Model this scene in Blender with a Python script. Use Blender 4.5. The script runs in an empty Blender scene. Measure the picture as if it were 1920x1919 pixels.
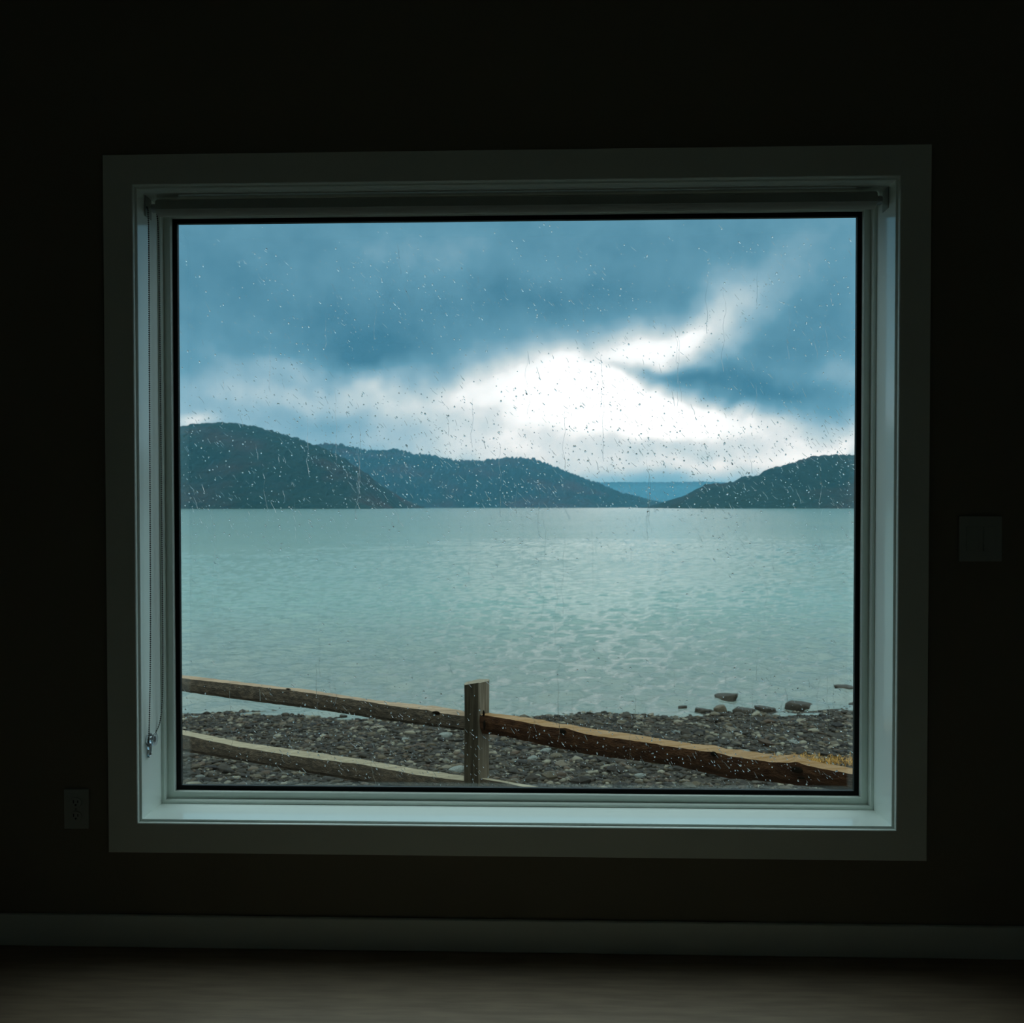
import bpy, bmesh, math, random
import numpy as np
from mathutils import Vector, noise
C = bpy.context.scene.collection
random.seed(7); rng = np.random.default_rng(7)
pi = math.pi

# ------------------------------------------------------------------ camera
EYE = 1.25                                  # eye height over the floor; +y looks out over the lake
F = 1637.0
YAW, PIT, ROL, SH = -0.02942, -0.01708, -0.00088, 19.16
fwd = Vector((math.sin(YAW)*math.cos(PIT), math.cos(YAW)*math.cos(PIT), math.sin(PIT)))
r0 = Vector((math.cos(YAW), -math.sin(YAW), 0)); u0 = r0.cross(fwd)
right = math.cos(ROL)*r0 + math.sin(ROL)*u0
up = -math.sin(ROL)*r0 + math.cos(ROL)*u0
cd = bpy.data.cameras.new('camera'); cam = bpy.data.objects.new('camera', cd); C.objects.link(cam)
cam.location = (0, 0, EYE)
from mathutils import Matrix
cam.rotation_euler = Matrix((right, up, -fwd)).transposed().to_euler()
cd.sensor_width = 36; cd.lens = F*36/1920; cd.shift_y = SH/1920
cd.clip_start = .05; cd.clip_end = 40000
cd.dof.use_dof = True; cd.dof.focus_distance = 2.7; cd.dof.aperture_fstop = 7.5
sc = bpy.context.scene; sc.camera = cam

def ray(px, py):
    return (right*(px-960)/F - up*(py-959.5-SH)/F + fwd)
def at_y(px, py, y):
    d = ray(px, py); return Vector((0, 0, EYE)) + d*(y/d.y)
def at_z(px, py, z):
    d = ray(px, py); return Vector((0, 0, EYE)) + d*((z-EYE)/d.z)

sc.view_settings.view_transform = 'Standard'; sc.view_settings.look = 'None'
sc.view_settings.exposure = 0; sc.view_settings.gamma = 1; sc.view_settings.use_curve_mapping = False
cy = sc.cycles
cy.transparent_max_bounces = 16; cy.max_bounces = 10; cy.diffuse_bounces = 4; cy.glossy_bounces = 3
cy.transmission_bounces = 5; cy.use_adaptive_sampling = True; cy.adaptive_threshold = .025; cy.caustics_reflective = False; cy.caustics_refractive = False
cy.use_denoising = True; cy.volume_bounces = 0

def lin(c):
    return tuple(((v/255)/12.92 if v/255 <= .04045 else ((v/255+.055)/1.055)**2.4) for v in c) + (1.0,)

# ------------------------------------------------------------------ sky: overcast cloud deck with a bright break over the far shore
def build_world():
    w = bpy.data.worlds.new('sky'); sc.world = w; w.use_nodes = True
    nt = w.node_tree; N = nt.nodes; L = nt.links; N.clear()
    def m(op, a, b=None, c=None, clamp=False):
        n = N.new('ShaderNodeMath'); n.operation = op; n.use_clamp = clamp
        for i, v in enumerate((a, b, c)):
            if v is None: continue
            if isinstance(v, (int, float)): n.inputs[i].default_value = v
            else: L.new(v, n.inputs[i])
        return n.outputs[0]
    tc = N.new('ShaderNodeTexCoord'); sp = N.new('ShaderNodeSeparateXYZ'); L.new(tc.outputs['Generated'], sp.inputs[0])
    az = m('ARCTAN2', sp.outputs[0], sp.outputs[1]); el = m('ARCSINE', sp.outputs[2])
    cb = N.new('ShaderNodeCombineXYZ'); L.new(az, cb.inputs[0]); L.new(el, cb.inputs[1]); cb.inputs[2].default_value = 1
    def fbm(vec, scale, detail, rough, out='Fac', sx=1, sy=1):
        mp = N.new('ShaderNodeMapping'); mp.inputs['Scale'].default_value = (sx, sy, 1); L.new(vec, mp.inputs[0])
        n = N.new('ShaderNodeTexNoise'); n.inputs['Scale'].default_value = scale
        n.inputs['Detail'].default_value = detail; n.inputs['Roughness'].default_value = rough
        L.new(mp.outputs[0], n.inputs['Vector']); return n.outputs[out]
    # warp the directions a little so that the cloud edges curl
    wn = fbm(tc.outputs['Generated'], 9, 3, .6, 'Color', 1, 1)
    sub = N.new('ShaderNodeVectorMath'); sub.operation = 'SUBTRACT'; L.new(wn, sub.inputs[0]); sub.inputs[1].default_value = (.5, .5, .5)
    mul = N.new('ShaderNodeVectorMath'); mul.operation = 'MULTIPLY'; L.new(sub.outputs[0], mul.inputs[0]); mul.inputs[1].default_value = (.11, .07, 0)
    add = N.new('ShaderNodeVectorMath'); add.operation = 'ADD'; L.new(cb.outputs[0], add.inputs[0]); L.new(mul.outputs[0], add.inputs[1])
    P = add.outputs[0]
    blobs = SKY_BLOBS
    acc = None
    for (px, py, sx, sy, rot, amp) in blobs:
        d = ray(px, py).normalized(); a = math.atan2(d.x, d.y); e = math.asin(d.z)
        c_, s_ = math.cos(math.radians(rot)), math.sin(math.radians(rot)); sx, sy = sx/F, sy/F; uv = []
        for ax, ay, sg in ((c_, s_, sx), (-s_, c_, sy)):
            dt = N.new('ShaderNodeVectorMath'); dt.operation = 'DOT_PRODUCT'; L.new(P, dt.inputs[0])
            dt.inputs[1].default_value = (ax/sg, ay/sg, -(ax*a+ay*e)/sg); uv.append(dt.outputs['Value'])
        g = m('POWER', .60, m('MULTIPLY_ADD', uv[0], uv[0], m('MULTIPLY', uv[1], uv[1])))
        acc = m('MULTIPLY_ADD', g, amp, acc if acc is not None else SKY_BASE)
    f1 = fbm(tc.outputs['Generated'], 5, 4, .55, 'Fac', 1, 1.0)
    f2 = fbm(tc.outputs['Generated'], 22, 4, .6, 'Fac', 1, 1.0)
    t = m('MULTIPLY_ADD', m('SUBTRACT', f1, .5), .55, acc)
    t = m('MULTIPLY_ADD', m('SUBTRACT', f2, .5), .34, t)
    ramp = N.new('ShaderNodeValToRGB'); cr = ramp.color_ramp; L.new(t, ramp.inputs[0])
    stops = [(0.0, (68, 126, 152)), (.3, (103, 157, 181)), (.55, (150, 188, 206)), (.8, (206, 223, 229)), (1.0, (250, 253, 255))]
    while len(cr.elements) < len(stops): cr.elements.new(.5)
    for e_, (p_, c_) in zip(cr.elements, stops): e_.position = p_; e_.color = lin(c_)
    bgc = N.new('ShaderNodeBackground'); 
    st = m('MINIMUM', m('MULTIPLY_ADD', m('MAXIMUM', m('SUBTRACT', t, .95), 0), 1.6, 1.0), 1.7)
    # an overcast sky grows brighter and whiter from the horizon to the zenith, the same all round
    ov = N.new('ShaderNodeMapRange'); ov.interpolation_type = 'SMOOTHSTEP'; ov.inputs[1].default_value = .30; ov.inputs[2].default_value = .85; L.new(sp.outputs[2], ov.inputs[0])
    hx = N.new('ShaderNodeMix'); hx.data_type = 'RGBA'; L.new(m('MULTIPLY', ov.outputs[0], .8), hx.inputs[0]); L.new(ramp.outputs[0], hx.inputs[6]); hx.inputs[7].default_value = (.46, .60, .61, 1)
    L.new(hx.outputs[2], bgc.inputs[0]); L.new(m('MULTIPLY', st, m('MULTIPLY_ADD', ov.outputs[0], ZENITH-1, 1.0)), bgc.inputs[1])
    out = N.new('ShaderNodeOutputWorld'); L.new(bgc.outputs[0], out.inputs[0])
    w.cycles.sampling_method = 'MANUAL'; w.cycles.sample_map_resolution = 1024

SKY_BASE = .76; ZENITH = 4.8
SKY_BLOBS = [
 (950, 640, 1000, 560, 0, -.58),
 (1190, 748, 155, 60, -8, .90), (1000, 715, 130, 46, 14, .46), (1060, 640, 110, 20, 0, -.06), (1335, 598, 98, 36, 28, .60), (1235, 648, 80, 26, 10, .30),
 (720, 745, 150, 26, 0, .36), (560, 752, 190, 22, 0, .20), (548, 702, 45, 13, 0, .30),
 (1320, 800, 190, 38, 0, .42), (1100, 830, 200, 40, 0, .25), (1270, 880, 190, 20, 0, .42), (790, 815, 280, 44, 0, .40), (1040, 850, 130, 34, 0, .20),
 (1560, 835, 70, 24, 14, .45), (1440, 850, 80, 30, 10, .25), (1580, 700, 60, 18, 0, .22), (348, 800, 30, 12, 0, .45),
 (410, 665, 28, 50, 0, .14), (880, 495, 160, 35, 0, .13),
 (1255, 692, 58, 12, -8, -.46), (1350, 716, 88, 24, -10, -.50), (1420, 742, 60, 14, 0, -.26), (1450, 640, 95, 45, 0, -.13), (1540, 765, 60, 34, 0, -.25),
 (620, 620, 140, 50, 0, -.12), (710, 680, 80, 30, 10, -.22), (1050, 565, 130, 28, 0, -.12), (1225, 828, 120, 20, -4, -.36), (1110, 856, 110, 20, 0, -.12), (980, 815, 110, 20, -10, -.18),
 (600, 798, 120, 14, 0, -.10), (430, 520, 130, 60, 0, -.08)]
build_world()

# ------------------------------------------------------------------ helpers
def mat(name, col, rough=.5, spec=.5, bump=None, var=None, metal=0, coat=0, coord='Object', **kw):
    """Principled material; var=(colour2, scale, low, high[, stretch]); bump=(scale, strength, distance[, stretch])"""
    m = bpy.data.materials.new(name); m.use_nodes = True; nt = m.node_tree; N = nt.nodes; L = nt.links
    b = N['Principled BSDF']; b.inputs['Roughness'].default_value = rough; b.inputs['Specular IOR Level'].default_value = spec
    b.inputs['Metallic'].default_value = metal; b.inputs['Base Color'].default_value = (*col[:3], 1)
    if coat: b.inputs['Coat Weight'].default_value = coat; b.inputs['Coat Roughness'].default_value = .08
    tc = N.new('ShaderNodeTexCoord')
    def nz(scale, stretch, detail=5):
        mp = N.new('ShaderNodeMapping'); mp.inputs['Scale'].default_value = stretch; L.new(tc.outputs[coord], mp.inputs[0])
        n = N.new('ShaderNodeTexNoise'); n.inputs['Scale'].default_value = scale; n.inputs['Detail'].default_value = detail
        L.new(mp.outputs[0], n.inputs['Vector']); return n.outputs['Fac']
    if var:
        f = nz(var[1], var[4] if len(var) > 4 else (1, 1, 1))
        r = N.new('ShaderNodeMapRange'); r.inputs[1].default_value = var[2]; r.inputs[2].default_value = var[3]; L.new(f, r.inputs[0])
        x = N.new('ShaderNodeMix'); x.data_type = 'RGBA'; L.new(r.outputs[0], x.inputs[0])
        x.inputs[6].default_value = (*col[:3], 1); x.inputs[7].default_value = (*var[0][:3], 1); L.new(x.outputs[2], b.inputs['Base Color'])
    if bump:
        f = nz(bump[0], bump[3] if len(bump) > 3 else (1, 1, 1))
        bp = N.new('ShaderNodeBump'); bp.inputs['Strength'].default_value = bump[1]; bp.inputs['Distance'].default_value = bump[2]
        L.new(f, bp.inputs['Height']); L.new(bp.outputs[0], b.inputs['Normal'])
    return m

def obj(name, me, m=None, parent=None, loc=None, smooth=False, kind=None):
    if isinstance(me, bmesh.types.BMesh):
        bm = me; me = bpy.data.meshes.new(name); bm.normal_update(); bm.to_mesh(me); bm.free()
    if m and not me.materials: me.materials.append(m)
    if smooth: me.polygons.foreach_set('use_smooth', [True]*len(me.polygons)); me.update()
    o = bpy.data.objects.new(name, me); C.objects.link(o)
    if parent: o.parent = parent
    if loc: o.location = loc
    if kind: o['kind'] = kind
    return o
def empty(name, loc=(0, 0, 0), kind=None):
    o = bpy.data.objects.new(name, None); C.objects.link(o); o.location = loc; o.empty_display_size = .1
    if kind: o['kind'] = kind
    return o
def tag(o, label, cat, group=None, kind=None):
    o['label'] = label; o['category'] = cat
    if group: o['group'] = group
    if kind: o['kind'] = kind
    return o
def box(bm, x0, x1, y0, y1, z0, z1, bev=0):
    vs = [bm.verts.new(p) for p in ((x0,y0,z0),(x1,y0,z0),(x1,y1,z0),(x0,y1,z0),(x0,y0,z1),(x1,y0,z1),(x1,y1,z1),(x0,y1,z1))]
    fs = [bm.faces.new([vs[i] for i in q]) for q in ((3,2,1,0),(4,5,6,7),(0,1,5,4),(1,2,6,5),(2,3,7,6),(3,0,4,7))]
    if bev:
        es = list({e for f in fs for e in f.edges}); bmesh.ops.bevel(bm, geom=es, offset=bev, segments=2, profile=.5, affect='EDGES')
def mesh_np(name, V, Fc):
    me = bpy.data.meshes.new(name); V = np.asarray(V, dtype=np.float32); Fc = np.asarray(Fc, dtype=np.int32)
    k = Fc.shape[1]
    me.vertices.add(len(V)); me.vertices.foreach_set('co', V.ravel())
    me.loops.add(Fc.size); me.loops.foreach_set('vertex_index', Fc.ravel())
    me.polygons.add(len(Fc)); me.polygons.foreach_set('loop_start', np.arange(0, Fc.size, k, dtype=np.int32))
    try: me.polygons.foreach_set('loop_total', np.full(len(Fc), k, dtype=np.int32))
    except Exception: pass
    me.update(calc_edges=True); me.validate(); return me
def grid_faces(nr, nc):
    i = np.arange(nr-1)[:, None]*nc + np.arange(nc-1)[None, :]; i = i.ravel()
    return np.stack([i, i+1, i+nc+1, i+nc], 1)

# ------------------------------------------------------------------ materials
M = {}
M['trim'] = mat('satin_white_trim', (.84, .91, .85), .12, .7, bump=(220, .05, .001), coord='Object')
M['vinyl'] = mat('white_vinyl', (.76, .83, .76), .25, .5)
M['casing'] = mat('white_casing', (.72, .78, .72), .4, .5, bump=(150, .06, .001))
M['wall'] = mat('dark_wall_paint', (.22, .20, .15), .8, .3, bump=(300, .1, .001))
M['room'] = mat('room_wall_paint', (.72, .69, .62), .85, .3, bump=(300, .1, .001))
M['floor'] = mat('floor_wood', (.22, .16, .11), .5, .4, var=((.30, .22, .15), 6, .35, .65, (1, 8, 1)))
M['rubber'] = mat('black_spacer', (.003, .003, .003), .6, .2)
M['plate'] = mat('plastic_plate', (.36, .40, .36), .4)
M['dark'] = mat('dark_slot', (.01, .01, .01), .7)
M['bead'] = mat('steel_bead', (.13, .13, .115), .35, .5, metal=.5)
M['steel'] = mat('steel_screw', (.35, .36, .36), .3, .5, metal=1)
M['fabric'] = mat('blind_fabric', (.45, .46, .42), .9, .2, bump=(900, .2, .0005))
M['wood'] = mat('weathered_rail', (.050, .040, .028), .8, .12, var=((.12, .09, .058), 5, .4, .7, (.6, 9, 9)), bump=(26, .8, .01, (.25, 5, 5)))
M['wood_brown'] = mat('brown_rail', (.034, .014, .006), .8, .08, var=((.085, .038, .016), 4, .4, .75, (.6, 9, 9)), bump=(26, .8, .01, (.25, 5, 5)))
M['wood_top'] = mat('top_face_grey', (.17, .115, .072), .8, .12, var=((.30, .21, .135), 5, .35, .7, (.5, 12, 12)), bump=(30, .9, .008, (.2, 6, 6)))
M['wood_top2'] = mat('top_face_golden', (.19, .10, .035), .8, .12, var=((.26, .165, .09), 4, .35, .7, (.5, 12, 12)), bump=(30, .9, .008, (.2, 6, 6)))
M['wood_pale'] = mat('top_face_pale', (.20, .16, .105), .8, .12, var=((.31, .26, .175), 5, .35, .7, (.5, 12, 12)), bump=(30, .9, .008, (.2, 6, 6)))
M['post'] = mat('post_wood_shaded', (.025, .019, .010), .8, .1, var=((.065, .052, .032), 9, .35, .7, (9, 9, .5)), bump=(30, .8, .01, (5, 5, .2)))
M['post_lit'] = mat('post_wood_lit', (.13, .105, .07), .8, .1, var=((.24, .20, .145), 9, .35, .7, (9, 9, .5)), bump=(30, .8, .01, (5, 5, .2)))
M['knot_or_gap_shade'] = mat('dark_knot_and_gap', (.006, .004, .002), .9, .05)
M['beach'] = mat('wet_gravel', (.012, .010, .007), .8, .12, var=((.04, .034, .024), 30, .4, .65), bump=(60, 1, .02))
M['stone'] = mat('dark_rock', (.016, .012, .007), .6, .2, var=((.045, .036, .022), 7, .35, .7), bump=(25, .6, .02))
M['stone_pale'] = mat('pale_rock', (.11, .12, .105), .6, .25, var=((.19, .20, .17), 7, .35, .7), bump=(25, .6, .02))
M['stone_tan'] = mat('tan_rock', (.06, .046, .028), .6, .2, var=((.11, .09, .055), 7, .35, .7), bump=(25, .6, .02))
M['grass'] = mat('dry_grass', (.30, .145, .025), .8, .1, var=((.38, .21, .055), 20, .4, .6))
M['forest'] = mat('forest', (.004, .017, .009), .9, .05, var=((.022, .018, .010), .006, .50, .68, (1, 1, 2.5)), bump=(.06, .8, 12))

def random_tone(name, cols, rough, src):
    m = bpy.data.materials.new(name); m.use_nodes = True; N = m.node_tree.nodes; L = m.node_tree.links; b = N['Principled BSDF']
    r = N.new('ShaderNodeValToRGB'); cr = r.color_ramp; cr.interpolation = 'LINEAR'
    while len(cr.elements) < len(cols): cr.elements.new(.5)
    for i, (e, c) in enumerate(zip(cr.elements, cols)): e.position = i/(len(cols)-1); e.color = (*c, 1)
    if src == 'object': n = N.new('ShaderNodeObjectInfo'); L.new(n.outputs['Random'], r.inputs[0])
    else: n = N.new('ShaderNodeAttribute'); n.attribute_name = 'tone'; L.new(n.outputs['Fac'], r.inputs[0])
    tc = N.new('ShaderNodeTexCoord'); nz = N.new('ShaderNodeTexNoise'); nz.inputs['Scale'].default_value = 40; nz.inputs['Detail'].default_value = 4
    L.new(tc.outputs['Object'], nz.inputs['Vector']); bp = N.new('ShaderNodeBump'); bp.inputs['Strength'].default_value = .5; bp.inputs['Distance'].default_value = .01
    L.new(nz.outputs['Fac'], bp.inputs['Height']); L.new(bp.outputs[0], b.inputs['Normal']); L.new(r.outputs[0], b.inputs['Base Color'])
    b.inputs['Roughness'].default_value = rough; b.inputs['Specular IOR Level'].default_value = .16; return m
tones = [(.004,.003,.001), (.020,.014,.007), (.008,.006,.003), (.034,.026,.014), (.011,.008,.004), (.065,.050,.028), (.005,.003,.002), (.022,.019,.013), (.15,.135,.095), (.05,.031,.017), (.011,.009,.005)]
M['pebble'] = random_tone('beach_pebbles', tones, .62, 'attr'); M['cobble'] = random_tone('beach_cobbles', tones, .62, 'object')

def glass_pane_mat():
    m = bpy.data.materials.new('window_glass'); m.use_nodes = True; N = m.node_tree.nodes; L = m.node_tree.links; N.clear()
    tr = N.new('ShaderNodeBsdfTransparent'); tr.inputs[0].default_value = (.985, 1, .995, 1)
    gl = N.new('ShaderNodeBsdfGlossy'); gl.inputs['Roughness'].default_value = .02; gl.inputs[0].default_value = (1, 1, 1, 1)
    fr = N.new('ShaderNodeFresnel'); fr.inputs[0].default_value = 1.5
    # back faces must not see the inverse ratio: thin pane, same reflectance from both sides
    geo = N.new('ShaderNodeNewGeometry')
    ior = N.new('ShaderNodeMapRange'); ior.inputs[1].default_value = 0; ior.inputs[2].default_value = 1; ior.inputs[3].default_value = 1.7; ior.inputs[4].default_value = 1/1.7
    L.new(geo.outputs['Backfacing'], ior.inputs[0]); L.new(ior.outputs[0], fr.inputs[0])
    mx = N.new('ShaderNodeMixShader'); L.new(fr.outputs[0], mx.inputs[0]); L.new(tr.outputs[0], mx.inputs[1]); L.new(gl.outputs[0], mx.inputs[2])
    o = N.new('ShaderNodeOutputMaterial'); L.new(mx.outputs[0], o.inputs[0]); return m
M['glass'] = glass_pane_mat()
def water_drop_mat():
    m = bpy.data.materials.new('rain_water'); m.use_nodes = True; N = m.node_tree.nodes; L = m.node_tree.links; N.clear()
    g = N.new('ShaderNodeBsdfGlass'); g.inputs['IOR'].default_value = 1.33; g.inputs['Roughness'].default_value = .0
    o = N.new('ShaderNodeOutputMaterial'); L.new(g.outputs[0], o.inputs[0]); return m
M['drop'] = water_drop_mat()
def clear_plastic():
    m = bpy.data.materials.new('clear_plastic'); m.use_nodes = True; b = m.node_tree.nodes['Principled BSDF']
    b.inputs['Transmission Weight'].default_value = .9; b.inputs['Roughness'].default_value = .06; b.inputs['IOR'].default_value = 1.48
    b.inputs['Base Color'].default_value = (.9, .95, 1, 1); return m
M['clear'] = clear_plastic()

# ------------------------------------------------------------------ room shell and window
GX0, GX1, GZ0, GZ1 = -1.0812, .9372, EYE-.8438, EYE+.8505      # sight opening of the glass
YG, YB, YA, YJ, YC, YW = 2.604, 2.584, 2.565, 2.434, 2.420, 2.437
def side_prism(bm, o, prof):
    """mitred member of a rectangular surround: prof = list of (offset outward from the sight opening, y)"""
    n = len(prof); rings = []
    for (a, b) in {'left': ((-1,-1),(-1,1)), 'right': ((1,1),(1,-1)), 'top': ((-1,1),(1,1)), 'bottom': ((1,-1),(-1,-1))}[o],:
        for (sx, sz) in (a, b):
            rings.append([bm.verts.new(((GX0-f if sx < 0 else GX1+f), y, (GZ0-f if sz < 0 else GZ1+f))) for f, y in prof])
    for i in range(n):
        j = (i+1) % n; bm.faces.new((rings[0][i], rings[0][j], rings[1][j], rings[1][i]))
    bm.faces.new(rings[0][::-1]); bm.faces.new(rings[1])
def fix(bm): bmesh.ops.recalc_face_normals(bm, faces=bm.faces[:]); return bm
def ring(name, prof, m, parent, bev=0):
    bm = bmesh.new()
    for s in ('left', 'right', 'top', 'bottom'): side_prism(bm, s, prof)
    return obj(name, fix(bm), m, parent)
def members(name, prof, m, parent):
    for s in ('left', 'right', 'top', 'bottom'):
        bm = bmesh.new(); side_prism(bm, s, prof); obj(name, fix(bm), m, parent)
B0 = .013; JO = B0+.0297
win = empty('window_1', (0, 0, 0), 'structure')
ring('spacer', [(0, YG-.001), (B0+.004, YG-.001), (B0+.004, YG+.012), (0, YG+.012)], M['rubber'], win)
ring('gasket', [(.0075, YG-.003), (B0+.002, YG-.003), (B0+.002, YG), (.0085, YG)], M['rubber'], win)
ring('glazing_bead', [(B0, YG-.001), (B0, YB+.002), (B0+.002, YB), (B0+.010, YB), (B0+.010, YG-.001)], M['vinyl'], win)
ring('sash_frame', [(B0+.010, YG+.03), (B0+.010, YB+.0005), (B0+.020, YB+.0005), (B0+.020, YG+.03)], M['vinyl'], win)
ring('frame', [(B0+.020, YG+.03), (B0+.020, YA+.003), (B0+.0225, YA), (JO, YA), (JO, YG+.03)], M['vinyl'], win)
members('jamb_board', [(JO, YG+.06), (JO, YJ+.001), (JO+.001, YJ), (JO+.018, YJ), (JO+.018, YG+.06)], M['trim'], win)
ci = JO+.006
members('casing_board', [(ci, YW), (ci, YC+.002), (ci+.002, YC), (ci+.083, YC), (ci+.085, YC+.002), (ci+.085, YW)], M['casing'], win)
bm = bmesh.new(); box(bm, GX0-.012, GX1+.012, YG+.001, YG+.007, GZ0-.012, GZ1+.012); pane = obj('glass_pane', bm, M['glass'], win)

RX0, RX1, RY0, RZ1 = -2.9, 2.8, -2.6, 2.72
o_ = JO+.018
bm = bmesh.new()
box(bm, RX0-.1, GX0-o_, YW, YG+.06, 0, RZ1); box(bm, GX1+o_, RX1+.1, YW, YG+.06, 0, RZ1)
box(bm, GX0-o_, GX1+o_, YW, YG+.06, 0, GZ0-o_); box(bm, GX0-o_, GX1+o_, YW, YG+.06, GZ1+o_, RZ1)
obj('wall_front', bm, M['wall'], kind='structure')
for nm, b in (('wall_left', (RX0-.1, RX0, RY0, YW, 0, RZ1)), ('wall_right', (RX1, RX1+.1, RY0, YW, 0, RZ1)), ('wall_back', (RX0, RX1, RY0-.1, RY0, 0, RZ1))):
    bm = bmesh.new(); box(bm, *b); obj(nm, bm, M['room'], kind='structure')
bm = bmesh.new(); box(bm, RX0-.1, RX1+.1, RY0-.1, YG+.06, -.15, 0); obj('floor', bm, M['floor'], kind='structure')
bm = bmesh.new(); box(bm, RX0-.1, RX1+.1, RY0-.1, YG+.06, RZ1, RZ1+.15); obj('ceiling', bm, M['room'], kind='structure')
bm = bmesh.new(); box(bm, RX0, RX1, YW-.014, YW, 0, .09, .003); obj('baseboard_front', bm, M['casing'], kind='structure')

# wall outlet at the lower left, switch plate at the right
def rounded_plate(w, h, t, r=.006):
    bm = bmesh.new(); box(bm, -w/2, w/2, -t, 0, -h/2, h/2); es = [e for e in bm.edges]
    bmesh.ops.bevel(bm, geom=es, offset=.0022, segments=2, profile=.5, affect='EDGES'); return bm
a = at_y(121.5, 1479, YW); b = at_y(168, 1479, YW); pw = b.x-a.x
outlet = tag(empty('wall_outlet', ((a.x+b.x)/2, YW-.0005, a.z-.057)), 'duplex electrical outlet low on the dark wall left of the window', 'outlet')
obj('cover_plate', rounded_plate(pw, .114, .006), M['plate'], outlet)
for dz in (.0195, -.0195):
    bm = bmesh.new(); bmesh.ops.create_cone(bm, cap_ends=True, segments=24, radius1=.0172, radius2=.0168, depth=.003, matrix=Matrix.Rotation(pi/2, 4, 'X'))
    bmesh.ops.scale(bm, vec=(1, 1, .82), verts=bm.verts); fc = obj('receptacle', bm, M['plate'], outlet, (0, -.0072, dz))
    for dx, w, h in ((-.0063, .0022, .0085), (.0063, .0022, .007)):
        bm = bmesh.new(); box(bm, -w/2, w/2, -.0006, .0006, -h/2, h/2); obj('slot', bm, M['dark'], fc, (dx, -.0016, .003))
    bm = bmesh.new(); bmesh.ops.create_cone(bm, cap_ends=True, segments=12, radius1=.0026, radius2=.0026, depth=.0012, matrix=Matrix.Rotation(pi/2, 4, 'X'))
    obj('ground_hole', bm, M['dark'], fc, (0, -.0016, -.0065))
bm = bmesh.new(); bmesh.ops.create_uvsphere(bm, u_segments=12, v_segments=6, radius=.003); obj('screw', bm, M['steel'], outlet, (0, -.006, 0), smooth=True)
a = at_y(1797, 968, YW); b = at_y(1796, 1053, YW)
sw = tag(empty('light_switch', (a.x+.058, YW-.0005, (a.z+b.z)/2)), 'light switch plate on the dark wall at the far right edge', 'light switch')
obj('cover_plate', rounded_plate(.116, a.z-b.z, .006), M['plate'], sw)
for dx in (-.023, .023):
    bm = bmesh.new(); box(bm, -.0165, .0165, -.003, 0, -.033, .033, .001); obj('rocker', bm, M['plate'], sw, (dx, -.006, 0))

# ------------------------------------------------------------------ roller blind rolled up under the head jamb, with its bead chain
zt = GZ1+JO                                   # underside of head jamb
blind = tag(empty('roller_blind', (0, 2.50, zt-.032)), 'grey roller blind rolled up tight under the top of the window recess', 'blind')
xa, xb = GX0-JO+.012, GX1+JO-.012
def cyl(bm, r, x0, x1, seg=28, axis='X'):
    mtx = Matrix.Translation(((x0+x1)/2, 0, 0)) @ Matrix.Rotation(pi/2, 4, 'Y')
    bmesh.ops.create_cone(bm, cap_ends=True, segments=seg, radius1=r, radius2=r, depth=x1-x0, matrix=mtx)
bm = bmesh.new(); cyl(bm, .024, xa+.02, xb-.02); obj('fabric_roll', bm, M['fabric'], blind, smooth=False)
bm = bmesh.new(); cyl(bm, .012, xa+.002, xb-.002, 20); obj('tube', bm, M['steel'], blind)
for x in (xa-.011, xb+.009):
    bm = bmesh.new(); box(bm, x, x+.002, -.02, .02, -.028, .031, .0006); obj('bracket', bm, M['plate'], blind)
bm = bmesh.new(); box(bm, xa+.022, xb-.022, -.028, -.0245, -.012, .012, .001); obj('hem_bar', bm, M['plate'], blind)

def chain_pts():
    yf, yk = 2.462, 2.540
    fr = [at_y(x, y, yf) for x, y in ((279, 398), (280, 700), (281.5, 950), (282.5, 1200), (281, 1320), (279, 1392))]
    bk = [at_y(x, y, yk) for x, y in ((297.5, 398), (300.5, 700), (303, 950), (305, 1150), (305.5, 1270), (304.5, 1320), (300.5, 1355))]
    bk.append(at_y(294, 1371, 2.53)); bk.append(at_y(287, 1384, 2.515)); bk.append(at_y(281, 1391, 2.50)); bk.append(at_y(279, 1394, 2.48))
    return fr, bk
fr, bk = chain_pts()
XC = GX0-JO+.020                               # wheel at blind end
top_f = Vector((xa-.004, 2.478, zt-.036)); top_b = Vector((xa-.004, 2.522, zt-.036))
path = [top_f]+fr[:]+bk[::-1]+[top_b]
def resample(P, step):
    out = []; carry = 0.
    for a, b in zip(P[:-1], P[1:]):
        d = b-a; l = d.length; t = carry
        while t < l: out.append(a+d*(t/l)); t += step
        carry = t-l
    return out
def smooth_path(P, n=2):
    for _ in range(n):
        Q = [P[0]]
        for a, b in zip(P[:-1], P[1:]): Q += [a.lerp(b, .25), a.lerp(b, .75)]
        Q.append(P[-1]); P = Q
    return P
sp_path = smooth_path(path, 2)
def ico(sub=1):
    bm = bmesh.new(); bmesh.ops.create_icosphere(bm, subdivisions=sub, radius=1); bm.verts.ensure_lookup_table(); bm.verts.index_update()
    V = np.array([v.co[:] for v in bm.verts]); Fc = np.array([[v.index for v in f.verts] for f in bm.faces]); bm.free(); return V, Fc
IV, IF = ico(1); IV2, IF2 = ico(2)
def stamp(V, Fc, T):
    """T: list of 3x4 arrays"""
    T = np.asarray(T); n = len(T)
    W = np.einsum('nij,vj->nvi', T[:, :, :3], V)+T[:, None, :, 3]
    return W.reshape(-1, 3), (Fc[None]+(np.arange(n)*len(V))[:, None, None]).reshape(-1, Fc.shape[1])
chain = empty('blind_chain', tuple(fr[-1])); chain_loc = Vector(chain.location)
tag(chain, 'looped steel bead chain of the blind hanging beside the left jamb', 'bead chain')
pts = resample(sp_path, .0060)
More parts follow.
